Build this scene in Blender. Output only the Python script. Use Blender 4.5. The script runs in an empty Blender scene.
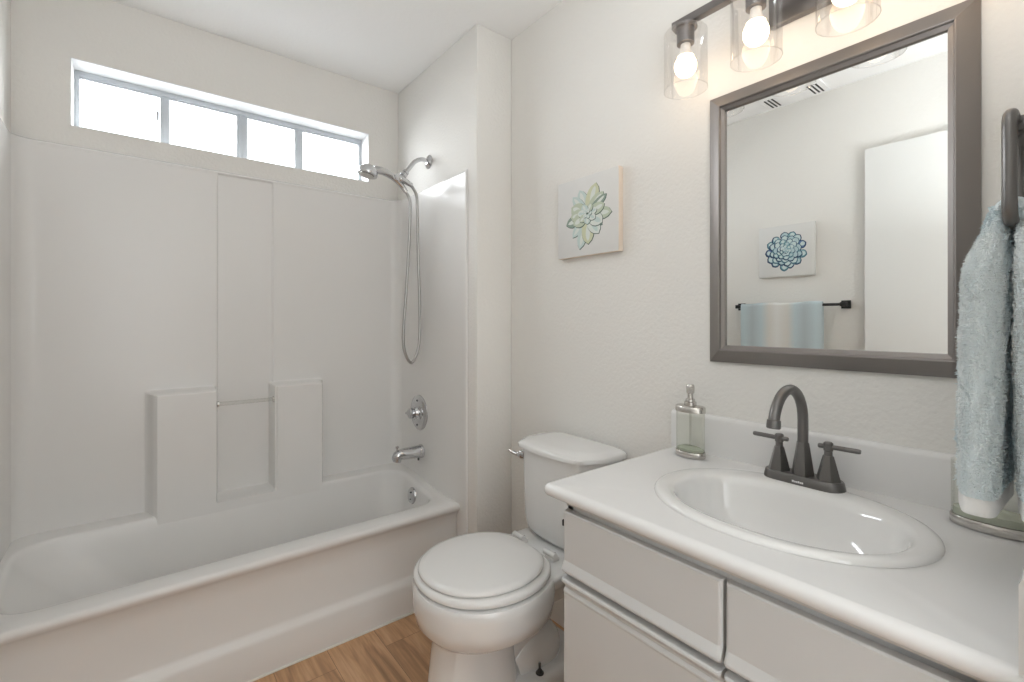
import bpy, bmesh, math, random
from mathutils import Vector, Matrix
random.seed(7)
S = bpy.context.scene
COL = S.collection
PI = math.pi
H = 1.22                     # eye height
D = 1.32                     # distance from the eye to the vanity wall
XL = -0.371                  # left wall
XA = 1.129                   # alcove (plumbing) wall
YB = 2.457                   # window wall
YW = 1.664                   # front of the wing wall
ZC = 2.506                   # ceiling
YR = 0.030                   # side wall next to the vanity

# ------------------------------------------------------------------ camera, world, light, exposure
cam = bpy.data.cameras.new('camera')
cam.sensor_width = 36.0
cam.lens = 36.0 * 466.93 / 1024.0
cam.shift_y = -(341.0 - 322.14) / 1024.0
cam.clip_start = 0.01
co = bpy.data.objects.new('camera', cam)
COL.objects.link(co)
co.location = (0, 0, H)
co.rotation_euler = (PI / 2, 0, -math.radians(38.44))
S.camera = co

S.view_settings.view_transform = 'Standard'
S.view_settings.look = 'None'
S.view_settings.gamma = 1.0
S.view_settings.use_curve_mapping = False
S.view_settings.exposure = 0.16
S.cycles.use_denoising = True
S.cycles.max_bounces = 14
S.cycles.diffuse_bounces = 8
S.cycles.glossy_bounces = 6
S.cycles.transparent_max_bounces = 16
S.cycles.caustics_reflective = False
S.cycles.caustics_refractive = False
S.cycles.sample_clamp_indirect = 6.0

w = bpy.data.worlds.new('sky'); S.world = w
w.use_nodes = True
w.node_tree.nodes['Background'].inputs[0].default_value = (0.93, 0.97, 1.0, 1)
w.node_tree.nodes['Background'].inputs[1].default_value = 3.0

def area(name, loc, rot, sx, sy, power, col=(1, 1, 1), portal=False):
    l = bpy.data.lights.new(name, 'AREA'); l.shape = 'RECTANGLE'; l.size = sx; l.size_y = sy
    l.energy = power; l.color = col
    if portal: l.cycles.is_portal = True
    o = bpy.data.objects.new(name, l); COL.objects.link(o); o.location = loc; o.rotation_euler = rot
    return o

area('window_daylight', (0.375, YB + 0.62, 2.36), (math.radians(-74), 0, 0), 1.7, 0.70, 70, (0.96, 0.985, 1.0))
area('hall_fill', (0.0, -1.05, 1.35), (math.radians(90), 0, math.radians(-18)), 0.70, 1.9, 10, (0.92, 0.965, 1.0))  # added fill lamp in the hall behind the camera, no real source there
area('bounce_fill', (0.46, -0.06, 1.56), (math.radians(180 + 8), 0, 0), 0.5, 0.4, 17, (0.93, 0.97, 1.0))  # added upward fill lamp by the doorway, stands in for a bounced flash
BULB = 9.0

# ------------------------------------------------------------------ materials
def nodes_of(m):
    m.use_nodes = True
    nt = m.node_tree
    return nt, nt.nodes, nt.links, nt.nodes['Principled BSDF']

def mat(name, col, rough=0.5, metal=0.0, bump=None, spec=None, coat=0.0, var=None, sheen=0.0, trans=0.0, ior=None):
    m = bpy.data.materials.new(name)
    nt, N, L, p = nodes_of(m)
    p.inputs['Base Color'].default_value = (*col, 1)
    p.inputs['Roughness'].default_value = rough
    p.inputs['Metallic'].default_value = metal
    if spec is not None: p.inputs['Specular IOR Level'].default_value = spec
    if coat: p.inputs['Coat Weight'].default_value = coat; p.inputs['Coat Roughness'].default_value = 0.05
    if sheen: p.inputs['Sheen Weight'].default_value = sheen; p.inputs['Sheen Roughness'].default_value = 0.4
    if trans: p.inputs['Transmission Weight'].default_value = trans
    if ior: p.inputs['IOR'].default_value = ior
    tc = N.new('ShaderNodeTexCoord')
    if bump:
        sc, st, dist = bump
        n = N.new('ShaderNodeTexNoise'); n.inputs['Scale'].default_value = sc; n.inputs['Detail'].default_value = 3
        b = N.new('ShaderNodeBump'); b.inputs['Strength'].default_value = st; b.inputs['Distance'].default_value = dist
        L.new(tc.outputs['Object'], n.inputs['Vector']); L.new(n.outputs['Fac'], b.inputs['Height'])
        L.new(b.outputs['Normal'], p.inputs['Normal'])
    if var:
        sc, c2 = var
        n = N.new('ShaderNodeTexNoise'); n.inputs['Scale'].default_value = sc; n.inputs['Detail'].default_value = 4
        mx = N.new('ShaderNodeMix'); mx.data_type = 'RGBA'
        mx.inputs[6].default_value = (*col, 1); mx.inputs[7].default_value = (*c2, 1)
        L.new(tc.outputs['Object'], n.inputs['Vector']); L.new(n.outputs['Fac'], mx.inputs[0]); L.new(mx.outputs[2], p.inputs['Base Color'])
    return m

def thin_glass(name, tint=(1, 1, 1), refl=0.10, rough=0.0, cap=0.35):
    m = bpy.data.materials.new(name); m.use_nodes = True
    nt = m.node_tree; N, L = nt.nodes, nt.links; N.clear()
    out = N.new('ShaderNodeOutputMaterial'); t = N.new('ShaderNodeBsdfTransparent'); g = N.new('ShaderNodeBsdfGlossy')
    t.inputs[0].default_value = (*tint, 1); g.inputs['Roughness'].default_value = rough
    fr = N.new('ShaderNodeLayerWeight'); fr.inputs['Blend'].default_value = refl
    mx = N.new('ShaderNodeMixShader')
    mn = N.new('ShaderNodeMath'); mn.operation = 'MINIMUM'; mn.inputs[1].default_value = cap
    L.new(fr.outputs['Fresnel'], mn.inputs[0]); L.new(mn.outputs[0], mx.inputs[0]); L.new(t.outputs[0], mx.inputs[1]); L.new(g.outputs[0], mx.inputs[2])
    L.new(mx.outputs[0], out.inputs[0])
    return m

def emit(name, col, st):
    m = bpy.data.materials.new(name); m.use_nodes = True
    nt = m.node_tree; N, L = nt.nodes, nt.links; N.clear()
    out = N.new('ShaderNodeOutputMaterial'); e = N.new('ShaderNodeEmission')
    e.inputs[0].default_value = (*col, 1); e.inputs[1].default_value = st
    L.new(e.outputs[0], out.inputs[0]); return m

M = {}
M['wall'] = mat('painted_wall', (0.76, 0.745, 0.715), 0.75, bump=(85, 0.35, 0.005), spec=0.25)
M['ceil'] = mat('ceiling_paint', (0.87, 0.87, 0.865), 0.85, bump=(70, 0.2, 0.004), spec=0.2)
M['fiber'] = mat('white_fiberglass', (0.745, 0.735, 0.72), 0.24, spec=0.38)
M['porc'] = mat('white_porcelain', (0.74, 0.74, 0.735), 0.07, spec=0.5, coat=0.4)
M['seat'] = mat('seat_plastic', (0.75, 0.745, 0.735), 0.16, spec=0.5)
M['counter'] = mat('white_marble_top', (0.735, 0.73, 0.725), 0.18, spec=0.4, var=(6, (0.71, 0.705, 0.70)))
M['sink'] = mat('white_sink_enamel', (0.735, 0.73, 0.72), 0.06, spec=0.5, coat=0.5)
M['cab'] = mat('cabinet_paint', (0.57, 0.57, 0.565), 0.36, spec=0.4)
M['cabin'] = mat('cabinet_frame_paint', (0.55, 0.53, 0.50), 0.5)
M['chrome'] = mat('chrome', (0.60, 0.60, 0.61), 0.10, 1.0)
M['nickel'] = mat('brushed_nickel', (0.62, 0.60, 0.57), 0.26, 1.0)
M['hose'] = mat('metal_hose', (0.40, 0.395, 0.385), 0.30, 1.0, bump=(600, 0.4, 0.001))
M['bronze'] = mat('dark_bronze', (0.17, 0.163, 0.158), 0.33, 0.7)
M['lampmetal'] = mat('lamp_metal', (0.22, 0.205, 0.20), 0.34, 0.85)
M['frame'] = mat('mirror_frame_metal', (0.25, 0.23, 0.22), 0.42, 0.8, bump=(120, 0.05, 0.001))
M['black'] = mat('black_metal', (0.02, 0.02, 0.02), 0.4, 0.3)
M['dark'] = mat('dark_gap', (0.03, 0.03, 0.03), 0.8)
M['gasket'] = mat('dark_gasket', (0.05, 0.05, 0.05), 0.7)
M['mirror'] = mat('silvered_glass', (0.93, 0.94, 0.93), 0.0, 1.0)
M['shade'] = thin_glass('clear_glass', (0.985, 0.982, 0.98), 0.30)
M['pane'] = thin_glass('window_glass', (0.98, 0.99, 1.0), 0.08)
M['bottle'] = thin_glass('green_tinted_glass', (0.955, 0.962, 0.93), 0.18)
M['clearbar'] = thin_glass('clear_plastic', (0.93, 0.93, 0.92), 0.30, 0.1)
M['tumbler'] = thin_glass('pale_clear_glass', (0.965, 0.97, 0.95), 0.2)
M['glassbase'] = mat('thick_glass_base', (0.55, 0.57, 0.50), 0.12, spec=0.5, var=(50, (0.42, 0.45, 0.36)))
M['soap'] = mat('green_grey_liquid', (0.33, 0.37, 0.29), 0.2, spec=0.5, var=(60, (0.55, 0.58, 0.50)))
M['bulb'] = emit('lit_bulb', (1.0, 0.75, 0.51), BULB)
M['bulbbase'] = mat('bulb_base_white', (0.85, 0.78, 0.70), 0.4)
M['alu'] = mat('white_aluminium', (0.50, 0.53, 0.56), 0.35, 0.2)
M['vinyl'] = mat('white_reveal_paint', (0.74, 0.74, 0.735), 0.5)
M['canvas'] = mat('canvas_white', (0.72, 0.715, 0.70), 0.8, bump=(500, 0.2, 0.001), var=(14, (0.66, 0.66, 0.65)))
M['canvasedge'] = mat('canvas_edge_beige', (0.80, 0.70, 0.60), 0.8)
M['door'] = mat('door_paint', (0.76, 0.76, 0.745), 0.4)
M['white'] = mat('white_mark', (0.85, 0.85, 0.85), 0.5)
M['caulk'] = mat('white_caulk', (0.80, 0.78, 0.74), 0.5)

def wood():
    m = bpy.data.materials.new('wood_plank_floor'); nt, N, L, p = nodes_of(m)
    tc = N.new('ShaderNodeTexCoord'); mp = N.new('ShaderNodeMapping')
    mp.inputs['Rotation'].default_value = (0, 0, PI / 2)
    L.new(tc.outputs['Object'], mp.inputs['Vector'])
    br = N.new('ShaderNodeTexBrick'); br.inputs['Scale'].default_value = 1.0
    br.inputs['Brick Width'].default_value = 1.22; br.inputs['Row Height'].default_value = 0.18
    br.inputs['Mortar Size'].default_value = 0.0007; br.offset = 0.37
    br.inputs['Color1'].default_value = (0.0, 0.0, 0.0, 1); br.inputs['Color2'].default_value = (1, 1, 1, 1)
    br.inputs['Mortar'].default_value = (0.5, 0.5, 0.5, 1)
    L.new(mp.outputs[0], br.inputs['Vector'])
    st = N.new('ShaderNodeMapping'); st.inputs['Scale'].default_value = (9.0, 1.1, 1)
    L.new(tc.outputs['Object'], st.inputs['Vector'])
    off = N.new('ShaderNodeVectorMath'); off.operation = 'MULTIPLY_ADD'
    off.inputs[1].default_value = (7, 5, 3)
    L.new(br.outputs['Color'], off.inputs[0]); L.new(st.outputs[0], off.inputs[2])
    n1 = N.new('ShaderNodeTexNoise'); n1.inputs['Scale'].default_value = 1.6; n1.inputs['Detail'].default_value = 8; n1.inputs['Distortion'].default_value = 1.6
    L.new(off.outputs[0], n1.inputs['Vector'])
    fine = N.new('ShaderNodeMapping'); fine.inputs['Scale'].default_value = (120, 4, 1)
    L.new(tc.outputs['Object'], fine.inputs['Vector'])
    n2 = N.new('ShaderNodeTexNoise'); n2.inputs['Scale'].default_value = 1.0; n2.inputs['Detail'].default_value = 4
    L.new(fine.outputs[0], n2.inputs['Vector'])
    cr = N.new('ShaderNodeValToRGB')
    e = cr.color_ramp.elements
    e[0].position = 0.28; e[0].color = (0.29, 0.165, 0.088, 1)
    e[1].position = 0.72; e[1].color = (0.64, 0.40, 0.235, 1)
    k = cr.color_ramp.elements.new(0.5); k.color = (0.52, 0.305, 0.165, 1)
    L.new(n1.outputs['Fac'], cr.inputs[0])
    mx = N.new('ShaderNodeMix'); mx.data_type = 'RGBA'; mx.blend_type = 'OVERLAY'; mx.inputs[0].default_value = 0.35
    L.new(cr.outputs[0], mx.inputs[6]); L.new(n2.outputs['Fac'], mx.inputs[7])
    mo = N.new('ShaderNodeMix'); mo.data_type = 'RGBA'; mo.inputs[7].default_value = (0.14, 0.075, 0.04, 1)
    L.new(br.outputs['Fac'], mo.inputs[0]); L.new(mx.outputs[2], mo.inputs[6])
    L.new(mo.outputs[2], p.inputs['Base Color'])
    p.inputs['Roughness'].default_value = 0.42
    return m
M['floor'] = wood()

def terry(name, stripes):
    """fluffy towel: soft stripes across the towel's width (object X) in pale blue, white and sand"""
    m = bpy.data.materials.new(name); nt, N, L, p = nodes_of(m)
    tc = N.new('ShaderNodeTexCoord'); sx = N.new('ShaderNodeSeparateXYZ')
    L.new(tc.outputs['Object'], sx.inputs[0])
    ax, lo, hi, cols = stripes
    mr = N.new('ShaderNodeMapRange'); mr.inputs[1].default_value = lo; mr.inputs[2].default_value = hi
    L.new(sx.outputs[ax], mr.inputs[0])
    nn = N.new('ShaderNodeTexNoise'); nn.inputs['Scale'].default_value = 260; nn.inputs['Detail'].default_value = 3
    L.new(tc.outputs['Object'], nn.inputs['Vector'])
    ad = N.new('ShaderNodeMath'); ad.operation = 'MULTIPLY_ADD'; ad.inputs[1].default_value = 0.12
    L.new(nn.outputs['Fac'], ad.inputs[0]); L.new(mr.outputs[0], ad.inputs[2])
    cr = N.new('ShaderNodeValToRGB'); e = cr.color_ramp.elements
    e[0].position = cols[0][0]; e[0].color = (*cols[0][1], 1)
    e[1].position = cols[-1][0]; e[1].color = (*cols[-1][1], 1)
    for pos, c in cols[1:-1]:
        k = e.new(pos); k.color = (*c, 1)
    L.new(ad.outputs[0], cr.inputs[0])
    nb = N.new('ShaderNodeTexNoise'); nb.inputs['Scale'].default_value = 380; nb.inputs['Detail'].default_value = 2
    L.new(tc.outputs['Object'], nb.inputs['Vector'])
    b = N.new('ShaderNodeBump'); b.inputs['Strength'].default_value = 0.7; b.inputs['Distance'].default_value = 0.006
    L.new(nb.outputs['Fac'], b.inputs['Height']); L.new(b.outputs[0], p.inputs['Normal'])
    L.new(cr.outputs[0], p.inputs['Base Color'])
    p.inputs['Roughness'].default_value = 0.95; p.inputs['Sheen Weight'].default_value = 0.3
    p.inputs['Specular IOR Level'].default_value = 0.1
    return m

# ------------------------------------------------------------------ mesh helpers
class MB:
    def __init__(s): s.bm = bmesh.new(); s.mi = 0
    def face(s, vs):
        try:
            f = s.bm.faces.new(vs); f.material_index = s.mi; return f
        except ValueError: return None
    def box(s, x0, x1, y0, y1, z0, z1, bev=0.0, seg=2):
        t = bmesh.new()
        bmesh.ops.create_cube(t, size=1)
        for v in t.verts:
            v.co = ((x0 + x1) / 2 + v.co.x * (x1 - x0), (y0 + y1) / 2 + v.co.y * (y1 - y0), (z0 + z1) / 2 + v.co.z * (z1 - z0))
        if bev > 0:
            bmesh.ops.bevel(t, geom=t.edges[:], offset=bev, segments=seg, profile=0.5, affect='EDGES')
        s.merge(t); return s
    def merge(s, t, mtx=None):
        mp = {}
        for v in t.verts: mp[v] = s.bm.verts.new(mtx @ v.co if mtx else v.co)
        for f in t.faces: s.face([mp[v] for v in f.verts])
        t.free()
    def loft(s, rings, cap0=True, cap1=True, closed=True):
        R = [[s.bm.verts.new(p) for p in r] for r in rings]
        n = len(R[0])
        for a, b in zip(R, R[1:]):
            for i in range(n if closed else n - 1):
                j = (i + 1) % n
                s.face([a[i], a[j], b[j], b[i]])
        if cap0: s.face(R[0][::-1])
        if cap1: s.face(R[-1])
        return s
    def tube(s, pts, rad, n=14, caps=True):
        pts = [Vector(p) for p in pts]
        rads = rad if isinstance(rad, (list, tuple)) else [rad] * len(pts)
        rings = []
        t0 = (pts[1] - pts[0]).normalized()
        u = t0.orthogonal().normalized()
        for i, p in enumerate(pts):
            if i == 0: t = t0
            elif i == len(pts) - 1: t = (pts[i] - pts[i - 1]).normalized()
            else: t = ((pts[i + 1] - p).normalized() + (p - pts[i - 1]).normalized()).normalized()
            u = (u - t * u.dot(t)).normalized(); v = t.cross(u)
            rings.append([p + (u * math.cos(2 * PI * k / n) + v * math.sin(2 * PI * k / n)) * rads[i] for k in range(n)])
        return s.loft(rings, caps, caps)
    def lathe(s, c, axis, prof, n=28, sx=1.0, sy=1.0, u=None, caps=True):
        """prof: list of (distance along the axis, radius)"""
        a = Vector(axis).normalized(); c = Vector(c)
        u = Vector(u).normalized() if u else a.orthogonal().normalized(); v = a.cross(u)
        rings = [[c + a * h + (u * math.cos(2 * PI * k / n) * sx + v * math.sin(2 * PI * k / n) * sy) * max(r, 1e-5) for k in range(n)] for h, r in prof]
        return s.loft(rings, caps and prof[0][1] > 1e-4, caps and prof[-1][1] > 1e-4)
    def sphere(s, c, r, n=20, m=12, sc=(1, 1, 1)):
        rings = []
        for i in range(m + 1):
            t = -PI / 2 + PI * i / m
            rr = max(math.cos(t), 1e-3) * r
            rings.append([(c[0] + rr * math.cos(2 * PI * k / n) * sc[0], c[1] + rr * math.sin(2 * PI * k / n) * sc[1], c[2] + r * math.sin(t) * sc[2]) for k in range(n)])
        return s.loft(rings)
    def build(s, name, m, parent=None, loc=None, smooth=40):
        bm = s.bm
        bmesh.ops.remove_doubles(bm, verts=bm.verts[:], dist=1e-6)
        bmesh.ops.recalc_face_normals(bm, faces=bm.faces[:])
        org = Vector((0, 0, 0)); q = parent
        while q: org += q.location; q = q.parent
        if loc is not None and parent is None: org = Vector(loc)
        bmesh.ops.translate(bm, verts=bm.verts[:], vec=-org)
        me = bpy.data.meshes.new(name)
        if smooth:
            ang = math.radians(smooth)
            for f in bm.faces: f.smooth = True
            for e in bm.edges:
                if len(e.link_faces) == 2 and e.calc_face_angle(0) > ang: e.smooth = False
        bm.to_mesh(me); bm.free()
        ms = m if isinstance(m, (list, tuple)) else [m]
        for k in ms: me.materials.append(k)
        o = bpy.data.objects.new(name, me); COL.objects.link(o)
        if parent: o.parent = parent
        else: o.location = org
        return o

def thing(name, label, cat, loc, group=None):
    o = bpy.data.objects.new(name, None); COL.objects.link(o); o.location = loc
    o.empty_display_size = 0.05
    o['label'] = label; o['category'] = cat
    if group: o['group'] = group
    return o
def struct(o): o['kind'] = 'structure'; return o

def sgnpow(v, e): return math.copysign(abs(v) ** e, v)
def ell(xc, yc, a, b, z, n=64, p=2.0):
    return [(xc + a * sgnpow(math.cos(2 * PI * k / n), 2 / p), yc + b * sgnpow(math.sin(2 * PI * k / n), 2 / p), z) for k in range(n)]
def rrect(x0, x1, y0, y1, z, r, m=10, k=6):
    """rounded rectangle with a fixed point count; z may be a function of (x, y)"""
    zf = z if callable(z) else (lambda x, y: z)
    r = max(r, 1e-4); P = []
    cs = [(x1 - r, y1 - r, 0), (x0 + r, y1 - r, PI / 2), (x0 + r, y0 + r, PI), (x1 - r, y0 + r, 1.5 * PI)]
    for i, (cx, cy, a0) in enumerate(cs):
        for q in range(k + 1):
            a = a0 + PI / 2 * q / k
            P.append((cx + r * math.cos(a), cy + r * math.sin(a)))
        nx, ny, a1 = cs[(i + 1) % 4]
        s = P[-1]; e = (nx + r * math.cos(a1), ny + r * math.sin(a1))
        for q in range(1, m): P.append((s[0] + (e[0] - s[0]) * q / m, s[1] + (e[1] - s[1]) * q / m))
    return [(x, y, zf(x, y)) for x, y in P]
def smooth(t): t = min(1, max(0, t)); return t * t * (3 - 2 * t)
def catmull(P, n=8):
    P = [Vector(p) for p in P]; Q = [2 * P[0] - P[1]] + P + [2 * P[-1] - P[-2]]; out = []
    for i in range(1, len(Q) - 2):
        for k in range(n):
            t = k / n; a, b, c, d = Q[i - 1:i + 3]
            out.append(0.5 * ((2 * b) + (c - a) * t + (2 * a - 5 * b + 4 * c - d) * t * t + (3 * b - a - 3 * c + d) * t ** 3))
    out.append(P[-1]); return out

# ------------------------------------------------------------------ the room
struct(MB().box(-0.60, 1.6, -1.5, 2.8, -0.06, 0.0).build('floor', M['floor'], smooth=0))
struct(MB().box(-0.60, 1.6, -1.5, 2.8, ZC, ZC + 0.06).build('ceiling', M['ceil'], smooth=0))
struct(MB().box(XL - 0.12, XL, -1.5, 2.7, 0, ZC).build('wall_left', M['wall'], smooth=0))
struct(MB().box(D, D + 0.12, -0.12, 2.7, 0, ZC).build('wall_right', M['wall'], smooth=0))
struct(MB().box(XA, D, YW, YB, 0, ZC, 0.006, 3).build('wall_alcove', M['wall'], smooth=30))
struct(MB().box(0.72, D, -0.10, YR, 0, ZC).build('wall_front', M['wall'], smooth=0))
struct(MB().box(0.72, 0.84, -1.5, -0.10, 0, ZC).box(XL, 0.84, -1.5, -1.38, 0, ZC).build('wall_hall', M['wall'], smooth=0))
struct(MB().box(XL, 0.72, -0.10, 0.02 - 0.05, 2.14, ZC).build('wall_over_door', M['wall'], smooth=0))
# window wall with an opening
WX0, WX1, WZ0, WZ1 = -0.215, 0.964, 1.974, 2.239
b = MB()
b.box(XL, WX0, YB, YB + 0.165, 0, ZC); b.box(WX1, D, YB, YB + 0.165, 0, ZC)
b.box(WX0, WX1, YB, YB + 0.165, 0, WZ0); b.box(WX0, WX1, YB, YB + 0.165, WZ1, ZC)
struct(b.build('wall_back', M['wall'], smooth=0))
b = MB()   # painted reveal lining
b.box(WX0, WX1, YB + 0.001, YB + 0.163, WZ1 - 0.004, WZ1); b.box(WX0, WX1, YB + 0.001, YB + 0.163, WZ0, WZ0 + 0.004)
b.box(WX0, WX0 + 0.004, YB + 0.001, YB + 0.163, WZ0, WZ1); b.box(WX1 - 0.004, WX1, YB + 0.001, YB + 0.163, WZ0, WZ1)
struct(b.build('trim_1', M['vinyl'], smooth=0))
win = bpy.data.objects.new('window_1', None); COL.objects.link(win); win.location = ((WX0 + WX1) / 2, 2.53, WZ0); struct(win)
f0, f1 = 2.560, 2.600
b = MB()
b.box(WX0 + 0.004, WX1 - 0.004, f0, f1, WZ1 - 0.026, WZ1 - 0.004, 0.002); b.box(WX0 + 0.004, WX1 - 0.004, f0, f1, WZ0 + 0.004, WZ0 + 0.024, 0.002)
b.box(WX0 + 0.004, WX0 + 0.020, f0 + 0.001, f1 - 0.001, WZ0 + 0.02, WZ1 - 0.02, 0.002); b.box(WX1 - 0.022, WX1 - 0.004, f0 + 0.001, f1 - 0.001, WZ0 + 0.02, WZ1 - 0.02, 0.002)
b.box(WX0 + 0.02, WX1 - 0.02, f0 + 0.006, f0 + 0.009, WZ1 - 0.034, WZ1 - 0.026)
b.build('window_frame', M['alu'], win)
for x0, x1 in ((0.064, 0.098), (0.356, 0.402), (0.615, 0.654)):
    MB().box(x0, x1, f0 + 0.004, f1 - 0.004, WZ0 + 0.02, WZ1 - 0.022, 0.002).build('mullion', M['alu'], win)
MB().box(0.368, 0.381, f0 - 0.002, f0 + 0.006, WZ0 + 0.02, WZ1 - 0.022, 0.002).build('sash_rail', M['alu'], win)
for x0, x1 in ((WX0 + 0.02, 0.064), (0.098, 0.356), (0.402, 0.615), (0.654, WX1 - 0.022)):
    MB().box(x0, x1, 2.578, 2.582, WZ0 + 0.02, WZ1 - 0.024).build('pane', M['pane'], win, smooth=0)
MB().box(0.050, 0.060, f0 - 0.006, f0 + 0.008, 2.10, 2.14, 0.002).build('latch', M['alu'], win)
MB().box(0.925, 0.935, f0 - 0.006, f0 + 0.008, 2.10, 2.13, 0.002).build('latch', M['alu'], win)

# ------------------------------------------------------------------ bathtub with its moulded surround
tub = thing('bathtub', 'white one-piece bathtub and shower surround in the alcove under the window', 'bathtub', (0.38, 2.1, 0))
def zr(x, y): return 0.403 + 0.040 * smooth((y - 1.93) / 0.38)
X0, X1 = XL + 0.002, XA - 0.002
yb2 = YB - 0.004
R = []
def outer(yf, z, r=0.004): return rrect(X0, X1, yf, yb2, z, r, 16, 6)
R += [outer(1.793, 0.0), outer(1.793, 0.118), outer(1.800, 0.130), outer(1.812, 0.140), outer(1.818, 0.152), outer(1.818, 0.30), outer(1.815, 0.350)]
R += [outer(1.800, 0.368), outer(1.789, 0.380), outer(1.788, 0.390), outer(1.793, 0.399)]
R += [rrect(X0, X1, 1.800, yb2, zr, 0.004, 16, 6)]
def inner(d, dz, r, dxl=0): return rrect(-0.335 + d + dxl, 1.072 - d, 1.885 + d, 2.340 - d * 0.6, lambda x, y: zr(x, y) - dz, r, 16, 6)
R += [inner(-0.012, 0.0, 0.12), inner(-0.004, 0.002, 0.115), inner(0.003, 0.008, 0.11), inner(0.008, 0.018, 0.105)]
R += [inner(0.014, 0.06, 0.10, 0.02)]
for t in (0.2, 0.4, 0.6, 0.8, 0.93):
    R += [rrect(-0.300 + 0.30 * t, 1.058 - 0.05 * t, 1.899 + 0.05 * t, 2.331 - 0.055 * t, lambda x, y, t=t: (zr(x, y) - 0.06) * (1 - t) + 0.10 * t, 0.10 + 0.02 * t, 16, 6)]
R += [rrect(0.02, 0.975, 1.965, 2.262, 0.088, 0.10, 16, 6), rrect(0.10, 0.90, 2.02, 2.20, 0.082, 0.08, 16, 6)]
b = MB(); b.loft(R)
b.build('tub_basin', M['fiber'], tub, smooth=50)
MB().box(X0, X1, 1.786, 1.7935, 0.0, 0.006, 0.002).build('caulk_line', M['caulk'], tub)

# the surround: a U of three walls, offset by a height field for shelves, channel and niche
SX0, SX1, SYF, SYB, CR = -0.360, 1.120, 1.744, 2.432, 0.055
def upath(s):
    """s in metres along the U; returns point, inward normal, x on the back wall or None"""
    l1 = SYB - CR - SYF; arc = CR * PI / 2; l2 = (SX1 - SX0) - 2 * CR
    if s <= l1: return (SX0, SYF + s), (1, 0), None
    s -= l1
    if s <= arc:
        a = PI - s / CR; return (SX0 + CR + CR * math.cos(a), SYB - CR + CR * math.sin(a)), (-math.cos(a), -math.sin(a)), None
    s -= arc
    if s <= l2: return (SX0 + CR + s, SYB), (0, -1), SX0 + CR + s
    s -= l2
    if s <= arc:
        a = PI / 2 - s / CR; return (SX1 - CR + CR * math.cos(a), SYB - CR + CR * math.sin(a)), (-math.cos(a), -math.sin(a)), None
    s -= arc
    return (SX1, SYB - CR - s), (-1, 0), None
l1 = SYB - CR - SYF; arc = CR * PI / 2; l2 = (SX1 - SX0) - 2 * CR; LT = 2 * l1 + 2 * arc + l2
def s_of_x(x): return l1 + arc + (x - SX0 - CR)
ss = [i * l1 / 6 for i in range(7)] + [l1 + arc * i / 8 for i in range(1, 9)]
xs = set()
for x in [SX0 + CR + 0.01 + i * 0.04 for i in range(34)]: xs.add(round(x, 4))
for c in (0.022, 0.252, 0.264, 0.476, 0.487, 0.704):
    for dx in (-0.036, -0.028, -0.02, -0.014, -0.010, -0.006, -0.003, 0, 0.003, 0.006, 0.010, 0.014, 0.02, 0.028, 0.036): xs.add(round(c + dx, 4))
xs = sorted(x for x in xs if SX0 + CR < x < SX1 - CR)
ss += [s_of_x(x) for x in xs] + [l1 + arc + l2 + arc * i / 8 for i in range(0, 9)] + [l1 + 2 * arc + l2 + l1 * i / 6 for i in range(1, 7)]
zs = set([0.36, 0.40, 0.42, 0.443, 0.47] + [0.5 + 0.07 * i for i in range(20)] + [1.80, 1.86, 1.885, 1.893, 1.897])
for c in (0.457, 0.932, 1.876):
    for dz in (-0.014, -0.010, -0.006, -0.003, 0, 0.003, 0.006, 0.010, 0.014): zs.add(round(c + dz, 4))
zs = sorted(z for z in zs if z <= 1.897)
def step(v, a, wd): return smooth((v - a) / wd + 0.5)
def offset(x, z):
    if x is None: o = 0.0
    else:
        below = 1 - step(z, 0.932, 0.014)
        left = step(x, 0.030, 0.042) * (1 - step(x, 0.254, 0.007))
        right = step(x, 0.474, 0.007) * (1 - step(x, 0.698, 0.036))
        nb = step(x, 0.254, 0.007) * (1 - step(x, 0.474, 0.007)) * (1 - step(z, 0.457, 0.012))
        o = 0.098 * below * max(left, right) + 0.098 * nb
        ch = step(x, 0.264, 0.008) * (1 - step(x, 0.486, 0.008)) * step(z, 0.457, 0.01) * (1 - step(z, 1.878, 0.006))
        o -= 0.008 * ch
        o += 0.0015 * step(z, 1.878, 0.006)
    if z > 1.884: o -= 0.020 * ((z - 1.884) / 0.013) ** 2
    return o
b = MB(); cols = []
for s in ss:
    (px, py), (nx, ny), x = upath(s)
    col = []
    for z in zs:
        o = offset(x, z); col.append((px + nx * o, py + ny * o, z))
    cols.append(col)
b.loft(cols, False, False, closed=False)
# front returns to the wall, with a rounded nose, down to the floor
for sx, wx, sg in ((SX1, XA - 0.001, 1), (SX0, XL + 0.001, -1)):
    nose_ = [(sx, SYF), (sx + sg * 0.0008, SYF - 0.004), (sx + sg * 0.003, SYF - 0.0075), (sx + sg * 0.007, SYF - 0.009), (wx, SYF - 0.009)]
    b.loft([[(p[0], p[1], z) for p in nose_] for z in (0.36, 1.0, 1.884)] + [[(p[0] + sg * 0.003, p[1], 1.893) for p in nose_[:-1]] + [(wx, SYF - 0.009, 1.893)], [(p[0] + sg * 0.012, p[1] + 0.003, 1.897) for p in nose_[:-1]] + [(wx, SYF - 0.006, 1.897)]], False, False, closed=False)
    b.loft([[(p[0], p[1], z) for p in [(sx, SYF + 0.07)] + nose_] for z in (0.0, 0.36)], False, False, closed=False)
b.build('surround_panel', M['fiber'], tub, smooth=32)
bar = MB(); bar.tube([(0.262, 2.352, 0.868), (0.476, 2.352, 0.868)], 0.0085, 16)
bar.build('washcloth_bar', M['clearbar'], tub)['label'] = 'clear plastic bar across the niche'
for x in (0.257, 0.4715): MB().lathe((x - 0.003, 2.352, 0.868), (1, 0, 0), [(0, 0.013), (0.007, 0.013)], 16).build('bar_socket', M['nickel'], tub)
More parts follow.
